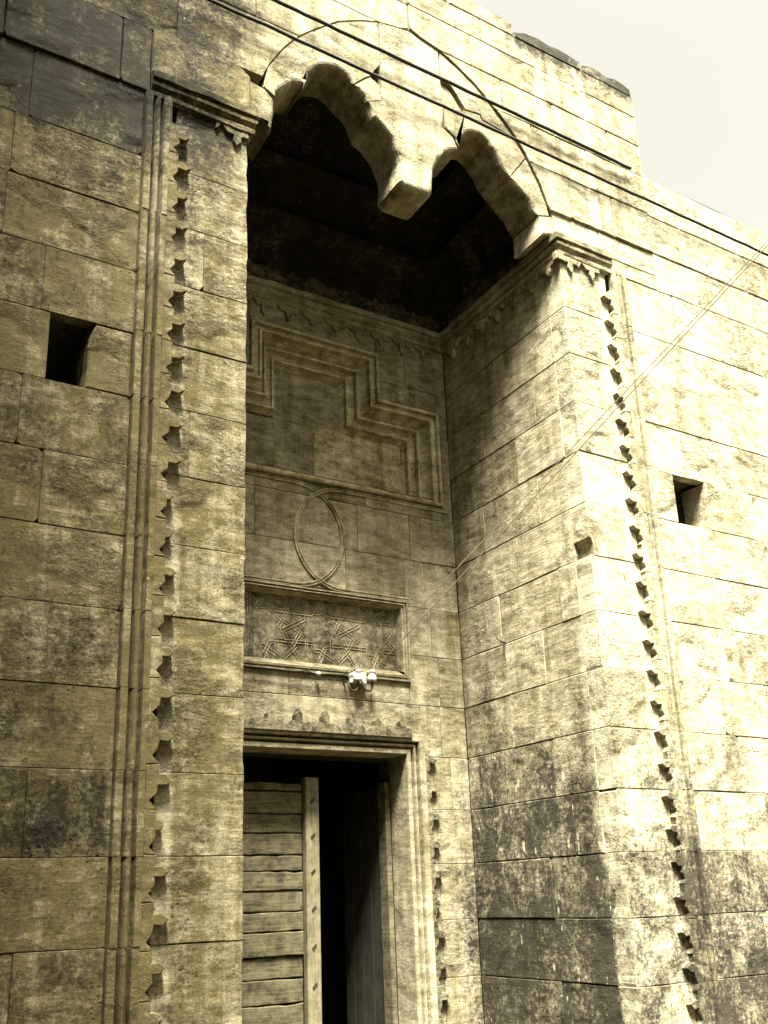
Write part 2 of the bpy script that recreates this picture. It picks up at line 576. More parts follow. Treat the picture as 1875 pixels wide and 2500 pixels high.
house('unseen tall plastered wing added close on the left to shade that side of the portal', -11.0, -4.9, -7.2, -0.3, 17.0, 'x', [(-1.6, 3.4, 0.8, 1.2), (-4.0, 3.4, 0.8, 1.2), (-1.6, 7.2, 0.8, 1.2), (-4.0, 7.2, 0.8, 1.2)], [(-2.8, 0.05, 1.1, 2.3)])  # out of view, added and sized to shade the left pillar
house('long low plastered house across the street from the portal', -12.0, 2.9, -16.0, -11.0, 8.0, 'y', [(-8, 3.6, 0.9, 1.3), (-4.5, 3.6, 0.9, 1.3), (-1, 3.6, 0.9, 1.3)], [(-6.2, 0.05, 1.2, 2.4)])
house('taller plastered house across the street carrying the far end of the wires', 3.0, 11.0, -14.0, -8.85, 12.3, 'y', [(5, 3.6, 0.9, 1.3), (8, 3.6, 0.9, 1.3), (5, 7.5, 0.9, 1.3), (8, 7.5, 0.9, 1.3)], [(6.4, 0.05, 1.2, 2.4)])

# ------------------------------------------------------------------ the portal
portal = thing('stone_portal', 'tall sooty limestone portal with a lobed hood, stepped niche and open plank doors', 'building')
ZC = [1.369 + 0.5165 * k for k in range(-2, 12)]      # bed joints
ZC = [0.0] + ZC + [7.63]
UP = [7.67, 8.345, 8.93, 9.52, 9.945, 10.24]           # bed joints above the springing
TOP = 10.44
RIGHT_END = 3.06

# masonry behind the facing
for x0, x1, z0, z1 in ((-6.0, -3.36, 0.0, 10.2), (-3.36, -2.84, 0.0, 5.0), (-3.36, -2.84, 5.57, 10.2), (-2.84, -1.75, 0.0, 10.2),
                       (1.75, 2.86, 0.0, 10.2), (2.86, 3.0, 0.0, 4.98), (2.86, 3.0, 5.55, 10.2), (3.0, 3.42, 0.0, 4.98), (3.0, 3.42, 5.55, 9.1), (3.42, 9.0, 0.0, 9.1)):
    box('wall_core', x0, x1, 0.09, 2.6, z0, z1, M_MORTAR, portal)
box('wall_core', -1.75, -0.93, 2.33, 2.6, 0.0, 10.2, M_MORTAR, portal)
box('wall_core', 0.93, 1.75, 2.33, 2.6, 0.0, 10.2, M_MORTAR, portal)
box('wall_core', -0.93, 0.93, 2.38, 2.6, 2.95, 10.2, M_MORTAR, portal)
box('wall_core', -1.75, 1.75, 0.42, 2.2, 9.75, 10.2, M_MORTAR, portal)
box('wall_core', -1.75, 1.75, 0.09, 0.42, 9.63, 10.2, M_MORTAR, portal)

def split(u0, u1, lo=0.55, hi=1.15):
    cuts = [u0]
    while u1 - cuts[-1] > hi:
        cuts.append(cuts[-1] + rnd.uniform(lo, hi))
    if len(cuts) > 1 and u1 - cuts[-1] < 0.3:
        cuts[-1] = (cuts[-2] + u1) / 2
    return cuts + [u1]

XB0, XB1 = 2.545, 2.28          # border strip: outer edge, serrated edge
# left and right flanks of the wall, with the two slit windows left open
WIN_L = (-3.12, -2.862, 5.02, 5.555)
WIN_R = (2.885, 3.34, 5.0, 5.53)
for k in range(len(ZC) - 1):
    z0, z1 = ZC[k], ZC[k + 1]
    if k == len(ZC) - 2:
        z1 = 7.67
    for side in (-1, 1):
        if side < 0:
            cuts = [-XB0 - 0.0] + [-XB0 - rnd.uniform(0.5, 0.95)]
            while cuts[-1] > -4.6:
                cuts.append(cuts[-1] - rnd.uniform(0.6, 1.1))
            cuts = cuts[::-1]
        else:
            cuts = [XB0, XB0 + rnd.uniform(0.5, 1.0)]
            while cuts[-1] < 4.9:
                cuts.append(cuts[-1] + rnd.uniform(0.6, 1.1))
        win = WIN_L if side < 0 else WIN_R
        hit = abs(z0 - win[2]) < 0.06
        if hit:
            cuts = [c for c in cuts if not (win[0] - 0.25 < c < win[1] + 0.2)] + [win[0], win[1]]
            cuts.sort()
        for a, b in zip(cuts, cuts[1:]):
            if hit and abs(a - win[0]) < 0.01:
                continue
            if hit and side < 0 and abs(a - win[1]) < 0.01:
                # block beside the slit has lost its upper corner
                poly = [(a + 0.0, z0 + 0.003), (b - 0.003, z0 + 0.003), (b - 0.003, z1 - 0.003), (a + 0.055, z1 - 0.003),
                        (a + 0.02, z1 - 0.10), (a + 0.006, z1 - 0.2), (a + 0.012, (z0 + z1) / 2 - 0.1)]
                V, F = slab(poly, 0.0, 0.3, 0.012, front)
                part('stone', V, F, M_WALL, portal)
                continue
            block('stone', a, b, z0, z1, front, M_WALL, portal, depth=0.3 if hit else 0.10, jit=0.003, chip=0.4)
# pillars either side of the opening
vert_cut = {9: -2.11, 12: -2.03}
for k in range(len(ZC) - 1):
    z0, z1 = ZC[k], ZC[k + 1]
    block('quoin_stone', -XB1, -W2, z0, z1, front, M_WALL, portal, depth=0.2, jit=0.003, chip=0.3, arris='u1') if k not in vert_cut else None
    if k in vert_cut:
        c = vert_cut[k]
        block('stone', -XB1, c, z0, z1, front, M_WALL, portal, depth=0.1, jit=0.006, chip=0.5)
        block('quoin_stone', c, -W2, z0, z1, front, M_WALL, portal, depth=0.2, jit=0.003, chip=0.3, arris='u1')
    if k == 9:
        p = [q for q in rpoly(W2, XB1, z0, z1, arris='u0', arj=0.004) if not (q[0] < 1.73 and q[1] < z0 + 0.17)]
        p = [(1.722, z0 + 0.002)] + p + [(1.673, z0 + 0.175), (1.70, z0 + 0.15), (1.715, z0 + 0.11)]
        V, F = slab(p, 0.0, 0.2, 0.004, front)
        part('quoin_stone', V, F, M_WALL, portal)
        continue
    block('quoin_stone', W2, XB1, z0, z1, front, M_WALL, portal, depth=0.2, jit=0.003, chip=0.25, arris='u0', arj=0.004)

# reveals, coursed through from the front
rv_cut = {4: [0.54], 5: [0.76, 1.43], 6: [1.30], 7: [0.74], 8: [0.45, 1.35], 9: [1.0], 10: [0.62, 1.5], 11: [0.9], 12: [0.55, 1.4],
          13: [1.15, 1.72], 14: [0.70, 1.45], 15: [1.05]}
for k in range(len(ZC) - 1):
    z0, z1 = ZC[k], ZC[k + 1]
    for M, name in ((rev_r, 'reveal_stone'), (rev_l, 'reveal_stone')):
        cuts = [0.203] + (rv_cut.get(k, [0.9]) if M is rev_r else [rnd.uniform(0.6, 1.3)]) + [DEEP]
        for i, (a, b) in enumerate(zip(cuts, cuts[1:])):
            pale = M is rev_r and ((k == 14 and i == 0) or (k == 13 and i == 0))  # paler blocks paint the sun patch high on the right reveal
            mat = M_WORN_SUNLIT if pale else M_REVEAL
            if M is rev_r and k == 8 and i == 0:
                pass
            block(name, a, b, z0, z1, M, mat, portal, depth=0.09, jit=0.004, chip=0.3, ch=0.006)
# above the springing the reveals and back wall run on into the hood
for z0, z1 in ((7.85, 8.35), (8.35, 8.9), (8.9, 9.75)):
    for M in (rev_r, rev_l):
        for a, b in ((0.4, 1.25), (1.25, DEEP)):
            block('reveal_stone', a, b, z0, z1, M, M_HALF_SHADE, portal, depth=0.09)
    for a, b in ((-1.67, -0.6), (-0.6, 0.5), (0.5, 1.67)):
        block('stone', a, b, z0, z1, back, M_HALF_SHADE, portal, depth=0.09)

# back wall, cut round the door frame, panel and niche
HOLES = [(-1.12, 1.12, 0.0, 3.125), (-1.0, 1.0, 3.66, 4.53), (-1.525, 1.525, 5.66, 6.79), (-0.76, 0.76, 6.79, 7.35)]
def cut_rects(rects, h):
    out = []
    for a, b, c, d in rects:
        x0, x1, z0, z1 = max(a, h[0]), min(b, h[1]), max(c, h[2]), min(d, h[3])
        if x1 - x0 < 1e-4 or z1 - z0 < 1e-4:
            out.append((a, b, c, d))
            continue
        if x0 - a > 1e-4:
            out.append((a, x0, c, d))
        if b - x1 > 1e-4:
            out.append((x1, b, c, d))
        if z0 - c > 1e-4:
            out.append((x0, x1, c, z0))
        if d - z1 > 1e-4:
            out.append((x0, x1, z1, d))
    return out
bw_cut = {7: [-1.05, -0.35, 0.55, 1.37], 8: [-1.3, 0.1, 1.3], 10: [-0.7, 0.45, 1.09], 11: [-0.7, 0.55, 1.2], 6: [-1.4, 1.36], 5: [-1.3, 1.45],
          14: [-1.1, 1.13], 15: [-0.9, 0.18, 0.8]}
for k in range(len(ZC) - 1):
    z0, z1 = ZC[k], ZC[k + 1]
    cuts = [-1.67] + bw_cut.get(k, [-0.8, 0.3, 1.25]) + [1.67]
    rects = [(a, b, z0, z1) for a, b in zip(cuts, cuts[1:])]
    for h in HOLES:
        rects = cut_rects(rects, h)
    for a, b, c, d in rects:
        block('stone', a, b, c, d, back, M_BACK, portal, depth=0.09, gap=0.0015, jit=0.002, chip=0.15, ch=0.004)

# ------------------------------------------------------------------ cornice round the porch at the springing
CP = [(-2.50, 0.0), (-1.67, 0.0), (-1.67, DEEP), (1.67, DEEP), (1.67, 0.0), (2.36, 0.0)]
cprof = [(0.0, 7.625), (0.040, 7.63), (0.046, 7.665), (0.022, 7.672), (0.022, 7.695), (0.058, 7.725), (0.062, 7.755), (0.045, 7.76), (0.045, 7.775), (0.078, 7.782), (0.084, 7.835), (0.0, 7.85)]
def cornice_pt(i, off):
    def nrm(k):
        a, b = Vector(CP[k]), Vector(CP[k + 1])
        d = (b - a).normalized()
        return Vector((d.y, -d.x))
    if i == 0:
        return Vector(CP[0]) + nrm(0) * off
    if i == len(CP) - 1:
        return Vector(CP[-1]) + nrm(i - 1) * off
    n1, n2 = nrm(i - 1), nrm(i)
    return Vector(CP[i]) + (n1 + n2) * off
for i in range(len(CP) - 1):
    a, b = Vector(CP[i]), Vector(CP[i + 1])
    steps = max(1, int((b - a).length / 0.12))
    V, F = [], []
    for s in range(steps + 1):
        t = s / steps
        for w, z in cprof:
            p = cornice_pt(i, w).lerp(cornice_pt(i + 1, w), t)
            j = rnd.gauss(0, 0.004) if (0.02 < t < 0.98 and w > 0.03) else 0
            V.append((p.x, p.y, z + j))
    m_ = len(cprof)
    for s in range(steps):
        for j in range(m_ - 1):
            F.append((s * m_ + j, s * m_ + j + 1, (s + 1) * m_ + j + 1, (s + 1) * m_ + j))
    F.append(tuple(range(m_)))
    F.append(tuple(steps * m_ + j for j in range(m_)))
    part('cornice', V, F, M_TRIM, portal)

# ------------------------------------------------------------------ serrated ornament
UNIT = [(-0.078, 0.0985), (0.0, 0.0985), (0.0, 0.035), (0.05, 0.035), (0.095, 0.0), (0.05, -0.032), (0.0, -0.032),
        (0.0, -0.080), (-0.050, -0.127), (0.0, -0.171), (0.0, -0.1755), (-0.078, -0.1755)]
def unit_mesh(place, w, scale=(1, 1), ch=0.005, worn=0.0, notch=1.0):
    pts = []
    lost = rnd.uniform(0.45, 0.85) if rnd.random() < 0.22 else rnd.uniform(0.9, 1.05)
    for t, s in UNIT:
        if -0.06 < t < -0.01:
            t *= notch
        t2 = (t * lost if t > 0 else t) * scale[0] + (rnd.gauss(0, 0.002 + worn * 0.4) if t > -0.07 else 0)
        s2 = s * scale[1] + rnd.gauss(0, 0.0015 + worn * 0.3)
        pts.append(place(t2, s2))
    return slab(pts, w, 0.02, ch, lambda u, v, ww: (u, v, ww))

def teeth_row(frame, M, place, positions, w, scale=(1, 1), mat=None, worn=0.0, name='tooth', notch=1.0):
    protos = []
    for i, pos in enumerate(positions):
        if len(protos) < 9:
            V, F = unit_mesh(place, w, scale, worn=worn, notch=notch)
            Vw = [M(u + pos[0], v + pos[1], ww) for u, v, ww in V]
            o = part(name, Vw, F, mat or M_TRIM, frame)
            base = Vector(M(pos[0], pos[1], 0.0))
            protos.append((o, WLOC[o.name] - base))
        else:
            o, d = protos[rnd.randrange(9)]
            again(o, name, frame, Vector(M(pos[0], pos[1], 0.0)) + d)

# ------------------------------------------------------------------ the two border mouldings
BP = [(0, -0.02), (0.0, 0.062), (0.006, 0.07), (0.048, 0.07), (0.052, 0.062), (0.054, -0.015), (0.078, -0.02), (0.080, 0.035), (0.086, 0.055), (0.096, 0.068), (0.106, 0.068),
      (0.114, 0.055), (0.119, 0.035), (0.121, -0.02), (0.141, -0.015), (0.143, 0.058), (0.147, 0.07), (0.188, 0.07), (0.191, 0.055), (0.199, 0.055), (0.2035, 0.068), (0.2035, -0.02)]
for side in (-1, 1):
    bm_ = thing('tmp', 'x', 'x') if False else None
    frame = bpy.data.objects.new('border_moulding', None)
    link(frame, portal, (side * 2.4, 0, 0))
    frame['label'] = 'upright border of three rolls with a saw-toothed inner edge ' + ('left of' if side < 0 else 'right of') + ' the porch'
    zb = [0.0] + [z + rnd.uniform(-0.004, 0.004) for z in ZC[1:-1]] + [7.665]
    for k in range(len(zb) - 1):
        z0, z1 = zb[k] + 0.002, zb[k + 1] - 0.002
        dx = rnd.uniform(-0.003, 0.003)
        dw = rnd.uniform(-0.003, 0.003)
        V, F = [], []
        nz = 4
        last = k == len(zb) - 2
        for i in range(nz + 1):
            z = z0 + (z1 - z0) * i / nz
            for j, (t, w) in enumerate(BP):
                zz = z
                if last and i == nz:
                    zz = z - (0.05 if 0.06 < t < 0.135 else 0.02) * abs(rnd.gauss(1, 0.3))
                jj = rnd.gauss(0, 0.0012) if w > 0.01 else 0
                V.append((side * (2.545 - t) + side * dx + jj, -(w * (1 if side < 0 else 0.72) + (dw + rnd.gauss(0, 0.001) if w > 0 else 0)), zz))
        m_ = len(BP)
        for i in range(nz):
            for j in range(m_ - 1):
                F.append((i * m_ + j, i * m_ + j + 1, (i + 1) * m_ + j + 1, (i + 1) * m_ + j))
        F.append(tuple(range(m_)))
        F.append(tuple(nz * m_ + j for j in range(m_)))
        part('moulding_block', V, F, M_TRIM, frame)
    zs = [1.516 + 0.2757 * i for i in range(-5, 22)]
    pl = (lambda t, s: (t, s)) if side < 0 else (lambda t, s: (-t, s))
    teeth_row(frame, front, pl, [(side * 2.28, z) for z in zs if 0.2 < z < 7.4], 0.072 if side < 0 else 0.053, worn=0.004, notch=0.75 if side < 0 else 0.45)

# saw-toothed fringe hanging under the cornice
drop = bpy.data.objects.new('cornice_fringe', None)
link(drop, portal, (0, DEEP, 7.5))
dn = lambda t, s: (s, -t)
teeth_row(drop, back, dn, [(-1.466 + 0.284 * i + 0.005, 7.56) for i in range(11)], 0.03, (1.25, 1.03), M_BACK, 0.004, 'fringe_tooth')
teeth_row(drop, rev_r, dn, [(0.137 + 0.281 * i, 7.56) for i in range(7)], 0.035, (1.2, 1.02), M_REVEAL, 0.005, 'fringe_tooth')
teeth_row(drop, front, dn, [(1.83 + 0.284 * i - 0.04, 7.56) for i in range(2)], 0.035, (1.2, 1.03), M_WALL, 0.004, 'fringe_tooth')
teeth_row(drop, front, dn, [(-1.83 + 0.05, 7.56)], 0.03, (1.2, 1.03), M_WALL, 0.006, 'fringe_tooth')

# ------------------------------------------------------------------ stepped niche
nf = bpy.data.objects.new('niche_frame', None)
link(nf, portal, (0, DEEP, 6.5))
nf['label'] = 'deep stepped moulding framing the blind niche high on the back wall'
NO = [(-1.525, 5.66), (1.525, 5.66), (1.525, 6.79), (0.76, 6.79), (0.76, 7.35), (-0.76, 7.35), (-0.76, 6.79), (-1.525, 6.79)]
NW = [0.17, 0.36, 0.36, 0.36, 0.35, 0.36, 0.36, 0.36]
NP = [(0, -0.02), (0.0, 0.045), (0.09, 0.048), (0.10, 0.004), (0.25, 0.0), (0.265, 0.038), (0.32, 0.038), (0.335, -0.035), (0.38, -0.07), (0.46, -0.11), (0.54, -0.125),
      (0.555, -0.085), (0.61, -0.085), (0.625, -0.15), (0.70, -0.165), (0.80, -0.17), (0.84, -0.165), (0.85, -0.13), (0.91, -0.13), (0.925, -0.19), (1.0, -0.23), (1.0, -0.27)]
NSILL = [(0, -0.02), (0, 0.045), (0.10, 0.055), (0.24, 0.052), (0.28, 0.02), (0.36, 0.01), (0.40, 0.02), (1.0, -0.23), (1.0, -0.27)]
runs = sweep_frame(NO, NW, NP, back)
runs[0] = sweep_frame(NO, NW, NSILL, back)[0]
for V, F in runs:
    part('moulding_run', V, F, M_NICHE, nf)
for a, b, c, d in ((-1.165, -0.385, 5.83, 6.41), (-0.385, 0.075, 5.83, 6.41), (0.075, 1.165, 5.83, 6.43), (-0.40, 0.40, 6.41, 7.0)):
    V, F = slab(rpoly(a, b, c, d, gap=0.001, jit=0.001, chip=0.1), -0.23 + rnd.uniform(-0.003, 0.003), 0.27, 0.003, back)
    part('niche_stone', V, F, M_NICHE if a > 0 else M_BACK, nf)

# looped fillet tying the niche to the carved panel
lp = bpy.data.objects.new('looped_moulding', None)
link(lp, portal, (0, DEEP, 5.07))
lp['label'] = 'raised double fillet looping into a knot below the niche'
fil = [(-0.022, -0.004), (-0.022, 0.009), (-0.017, 0.014), (-0.009, 0.014), (-0.006, 0.004), (0.006, 0.004), (0.009, 0.014), (0.017, 0.014), (0.022, 0.009), (0.022, -0.004)]
def loop_path(s):
    pts = [(-s * 1.60, 5.62), (-s * 1.0, 5.62), (-s * 0.5, 5.62)]
    for i in range(33):
        t = math.pi / 2 - math.pi * i / 32
        pts.append((s * (-0.262 + 0.529 * math.cos(t)), 5.076 + 0.544 * math.sin(t)))
    return pts + [(-s * 0.6, 4.532), (-s * 1.03, 4.532)]
for s, w in ((1, 0.0), (-1, 0.0035)):
    V, F = ridge(loop_path(s), fil, back, w)
    part('fillet', V, F, M_WORN_SUNLIT, lp)

# carved panel with strapwork
cpn = bpy.data.objects.new('carved_panel', None)
link(cpn, portal, (0, DEEP, 4.1))
cpn['label'] = 'recessed panel of interlaced star strapwork over the door'
CO = [(-1.005, 3.66), (1.005, 3.66), (1.005, 4.505), (-1.005, 4.505)]
CPF = [(0, -0.02), (0, 0.034), (0.16, 0.036), (0.20, 0.008), (0.34, 0.004), (0.40, 0.026), (0.52, 0.028), (0.57, 0.006), (0.66, 0.004), (0.72, 0.014), (0.80, 0.008), (1.0, -0.085), (1.0, -0.13)]
CSILL = [(0, -0.02), (0, 0.034), (0.14, 0.036), (0.18, 0.004), (0.26, 0.004), (0.30, 0.03), (0.40, 0.032), (0.44, 0.012), (0.50, 0.014), (1.0, -0.085), (1.0, -0.13)]
CW = [0.125, 0.085, 0.075, 0.085]
runs = sweep_frame(CO, CW, CPF, back)
runs[0] = sweep_frame(CO, CW, CSILL, back)[0]
for V, F in runs:
    part('moulding_run', V, F, M_WORN_SUNLIT if False else M_TRIM, cpn)
M_CARVED = limestone('sooted_panel_limestone', 0.57, 0.2, 0.2, 0.85, zones=False)
for a, b in ((-0.92, -0.44), (-0.44, 0.92)):
    V, F = slab(rpoly(a, b, 3.78, 4.44, gap=0.001, jit=0.0005, chip=0.0), -0.085, 0.12, 0.002, back)
    part('panel_stone', V, F, M_CARVED, cpn)
STRAPS = [[(-0.335, 4.43), (-0.148, 4.108)], [(-0.225, 4.43), (-0.42, 4.099)], [(-0.45, 4.277), (-0.058, 4.268), (0.022, 4.41), (0.094, 4.263), (0.135, 4.261)],
          [(-0.128, 4.43), (-0.122, 4.216), (-0.371, 4.078)], [(-0.425, 4.218), (-0.113, 4.033), (-0.114, 3.90)], [(-0.388, 4.097), (-0.311, 3.97)],
          [(-0.178, 4.085), (-0.262, 3.935)], [(-0.45, 3.978), (-0.049, 3.977)], [(-0.196, 4.415), (-0.032, 4.323)], [(-0.035, 4.293), (0.02, 4.291), (0.17, 4.384)],
          [(-0.435, 4.04), (-0.438, 3.90)], [(-0.30, 3.96), (-0.19, 3.80)], [(-0.049, 3.962), (-0.045, 3.935), (0.022, 3.80), (0.094, 3.945), (0.135, 3.95)], [(-0.035, 3.905), (0.02, 3.91), (0.17, 3.82)], [(-0.23, 3.93), (-0.36, 3.80)]]
def clip_path(p, xa, xb):
    q = []
    for x, z in p:
        if xa < x < xb:
            q.append((x, z))
    return q
sp = [(0.0105, 0.0), (0.0112, 0.006), (0.0140, 0.008), (0.0168, 0.006), (0.0175, 0.0)]
sp2 = [(-a, b) for a, b in sp][::-1]
def strap(path, w):
    V, F = ridge(path, sp, back, w)
    V2, F2 = ridge(path, sp2, back, w)
    k = len(V)
    return V + V2, F + [tuple(i + k for i in f) for f in F2]
M_STRAP = limestone('strapwork_limestone', 0.0, 0.1, 0.2, 1.25, zones=False)
for kx in (-1, 0, 1):
    for i, p in enumerate(STRAPS):
        q = clip_path([(x + 0.5985 * kx, z) for x, z in p], -0.915, 0.915)
        if len(q) > 1:
            V, F = strap(q, -0.0855 + 0.0006 * (i % 4))
            part('strap', V, F, M_STRAP, cpn)
for p in ([(0.79, 4.43), (0.92 - 0.02, 4.25)], [(0.76, 4.275), (0.90, 4.27)], [(0.86, 4.43), (0.865, 4.2), (0.80, 4.12)], [(0.78, 4.10), (0.90, 4.0)], [(0.77, 3.978), (0.90, 3.977)]):
    V, F = strap(p, -0.0835)
    part('strap', V, F, M_STRAP, cpn)

# ------------------------------------------------------------------ doorway
df = bpy.data.objects.new('door_frame', None)
link(df, portal, (0, DEEP, 0))
df['label'] = 'moulded stone door frame edged with teeth'
DO = [(1.117, 0.0), (1.117, 3.125), (-1.117, 3.125), (-1.117, 0.0)]
DP = [(0, -0.02), (0, 0.055), (0.03, 0.062), (0.36, 0.062), (0.385, 0.05), (0.40, -0.03), (0.47, -0.035), (0.50, 0.022), (0.53, 0.035), (0.60, 0.035), (0.63, 0.02), (0.65, -0.035),
      (0.73, -0.035), (0.75, 0.012), (0.79, 0.02), (0.97, 0.02), (1.0, 0.01), (1.0, -0.32)]
for V, F in sweep_frame(DO, [0.195, 0.195, 0.195], DP, back, closed=False):
    part('moulding_run', V, F, M_TRIM, df)
up_ = lambda t, s: (s, t)
teeth_row(df, back, up_, [(-0.853 + 0.2845 * i, 3.178) for i in range(7)], 0.085, (1.25, 1.03), M_BOSS, 0.003, notch=0.9)
for side in (1, -1):
    pl = (lambda t, s: (t, s)) if side > 0 else (lambda t, s: (-t, s))
    teeth_row(df, back, pl, [(side * 1.168, 2.874 - 0.2715 * i) for i in range(10)], 0.058, (0.95, 0.985), M_BOSS, 0.003, notch=0.6)

# left leaf: rough boards behind a pale meeting stile
leaf = bpy.data.objects.new('door_leaf', None)
link(leaf, portal, (-0.92, 2.42, 0))
leaf['label'] = 'closed left leaf of rough weathered boards with a pale nailed stile'
PZ = [2.67, 2.59, 2.378, 2.199, 2.002, 1.859, 1.686, 1.502, 1.33, 1.12, 0.93, 0.72, 0.5, 0.29, 0.05]
for a, b in zip(PZ, PZ[1:]):
    n = 10
    top = [(-0.92 + 0.885 * i / n, a - 0.001 - abs(rnd.gauss(0, 0.007))) for i in range(n + 1)]
    bot = [(-0.92 + 0.885 * i / n, b + 0.002 + abs(rnd.gauss(0, 0.004))) for i in range(n + 1)]
    poly = bot + top[::-1]
    y = 2.43 + rnd.uniform(-0.014, 0.014)
    V, F = slab(poly, 0.0, 0.05, 0.007, lambda u, v, w: (u, y - w, v))
    part('plank', V, F, M_PLANK, leaf)
box('backing_board', -0.92, -0.02, 2.50, 2.52, 0.05, 2.66, M_DARKWOOD, leaf)
V, F = box_vf(-0.028, 0.112, 2.36, 2.45, 0.03, 2.72, 0.008)
part('stile', V, F, M_STILE, leaf)
for z in (2.495, 2.165, 1.842, 1.513, 1.18, 0.85):
    dx, dz = 0.026, 0.036
    poly = [(0.040 - dx * 0.5, z - dz * 0.9), (0.040 + dx, z + dz * 0.2), (0.040 + dx * 0.8, z + dz), (0.040 - dx, z - dz * 0.1)]
    V, F = slab(poly, 0.004, 0.004, 0.001, lambda u, v, w: (u, 2.36 - w, v))
    part('nail', V, F, M_IRON, leaf)
# right leaf swung inwards
leaf2 = bpy.data.objects.new('door_leaf', None)
link(leaf2, portal, (0.9, 2.4, 0))
leaf2['label'] = 'right leaf swung open into the dark passage'
V, F = box_vf(0.862, 0.918, 2.375, 2.53, 0.03, 2.70, 0.006)
part('stile', V, F, M_PLANK, leaf2)
for i in range(4):
    V, F = box_vf(0.875, 0.918, 2.535 + 0.19 * i, 2.72 + 0.19 * i, 0.05, 2.66, 0.005)
    part('plank', V, F, M_DARKWOOD, leaf2)
# passage behind
def room(name, x0, x1, y0, y1, z0, z1, mat, parent):
    V = [(x, y, z) for x in (x0, x1) for y in (y0, y1) for z in (z0, z1)]
    F = [(4, 6, 7, 5), (0, 1, 3, 2), (2, 3, 7, 6), (1, 5, 7, 3)]
    return part(name, V, F, mat, parent)
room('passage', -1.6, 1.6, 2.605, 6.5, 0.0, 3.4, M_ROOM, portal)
box('passage_lintel', -1.0, 1.0, 2.38, 2.6, 2.92, 2.945, M_DARKWOOD, portal)

# ------------------------------------------------------------------ lobed hood
ARC = [(1.640, 8.07), (1.582, 8.183), (1.494, 8.438), (1.35, 8.706), (1.233, 8.877), (1.10, 9.025), (0.95, 9.165), (0.78, 9.32), (0.55, 9.455), (0.366, 9.543), (0.0, 9.62)]
def arc_x(v):
    if v <= ARC[0][1]:
        return ARC[0][0]
    for (x0, z0), (x1, z1) in zip(ARC, ARC[1:]):
        if z0 <= v <= z1:
            return x0 + (x1 - x0) * (v - z0) / (z1 - z0)
    return 0.0
mir = lambda pts: [(-x, z) for x, z in pts][::-1]
LL = [(-1.422, 8.147), (-1.40, 8.20), (-1.366, 8.253), (-1.31, 8.33), (-1.25, 8.385), (-1.20, 8.41), (-1.155, 8.415), (-1.137, 8.379), (-1.125, 8.43), (-1.106, 8.492), (-1.075, 8.57),
      (-1.03, 8.646), (-0.98, 8.70), (-0.924, 8.74), (-0.86, 8.757), (-0.803, 8.76), (-0.75, 8.752), (-0.711, 8.736), (-0.670, 8.70), (-0.637, 8.66)]
LM = [(-0.637, 8.66), (-0.585, 8.625), (-0.53, 8.586), (-0.501, 8.532)]
KL = [(-0.501, 8.532), (-0.475, 8.45), (-0.45, 8.39), (-0.40, 8.365), (-0.345, 8.335), (-0.29, 8.285), (-0.255, 8.235), (-0.231, 8.184), (-0.208, 8.13), (-0.189, 8.07), (-0.178, 8.0), (-0.175, 7.93),
      (-0.182, 7.85), (-0.178, 7.79), (-0.14, 7.752), (-0.02, 7.742), (0.13, 7.757), (0.178, 7.80), (0.196, 7.963), (0.21, 8.04), (0.23, 8.11), (0.268, 8.20), (0.317, 8.267),
      (0.36, 8.32), (0.408, 8.358), (0.455, 8.39), (0.498, 8.405), (0.524, 8.46)]
RL = [(0.524, 8.46), (0.532, 8.51), (0.549, 8.559), (0.58, 8.615), (0.627, 8.664), (0.68, 8.70), (0.739, 8.726), (0.785, 8.728), (0.829, 8.715), (0.875, 8.69), (0.914, 8.646), (0.96, 8.59), (0.996, 8.538), (1.02, 8.48), (1.041, 8.432),
      (1.127, 8.36)]
RR = [(1.127, 8.36), (1.195, 8.299), (1.281, 8.227), (1.352, 8.183), (1.40, 8.10), (1.446, 8.025)]
arcR = ARC[:]
HOOD = [
    # left springer
    ([(-1.668, 7.862), (-1.545, 7.862), (-1.50, 7.82), (-1.468, 7.765), (-1.446, 7.80), (-1.428, 7.98), (-1.422, 8.147), (-1.53, 8.185), (-1.60, 8.20), (-1.668, 8.21)], 0.0),
    # big left voussoir
    (LL + [(-0.52, 8.79), (-0.458, 8.845), (-0.338, 9.042), (-0.345, 9.545)] + [(-x, z) for x, z in ARC[::-1] if x > 0.36 and z > 8.30] + [(-1.535, 8.21)], 0.0),
    # pale wedge beside the keystone
    (LM + [(-0.347, 8.615), (-0.349, 8.79), (-0.458, 8.843), (-0.52, 8.785)], -0.004),
    # hanging keystone
    (KL + [(0.474, 8.561), (0.360, 8.633), (0.368, 8.86), (0.345, 9.22), (0.345, 9.545), (0.0, 9.618), (-0.343, 9.55), (-0.336, 9.042), (-0.345, 8.79), (-0.345, 8.615)], 0.004),
    # sunk grey triangle
    ([(0.375, 8.878), (0.615, 8.962), (0.462, 9.165), (0.356, 9.19)], -0.03),
    # voussoir over the triangle
    ([(0.352, 9.20), (0.475, 9.175), (0.630, 8.962), (0.815, 8.988), (0.84, 8.93), (1.225, 8.882)] + [(x, z) for x, z in ARC if 8.9 < z < 9.56 and x > 0.35] + [(0.352, 9.545)], 0.002),
    # right lobed voussoir
    (RL + [(1.36, 8.685), (1.232, 8.875), (0.84, 8.922), (0.81, 8.978), (0.63, 8.952), (0.376, 8.868), (0.365, 8.637), (0.478, 8.565)], 0.0),
    # right haunch
    (RR + [(1.60, 8.075), (1.580, 8.183), (1.492, 8.438), (1.363, 8.68)], 0.0),
    # right springer
    ([(1.448, 8.018), (1.446, 7.90), (1.45, 7.775), (1.52, 7.80), (1.60, 7.862), (1.668, 7.862), (1.668, 8.06), (1.61, 8.07)], 0.003),
]
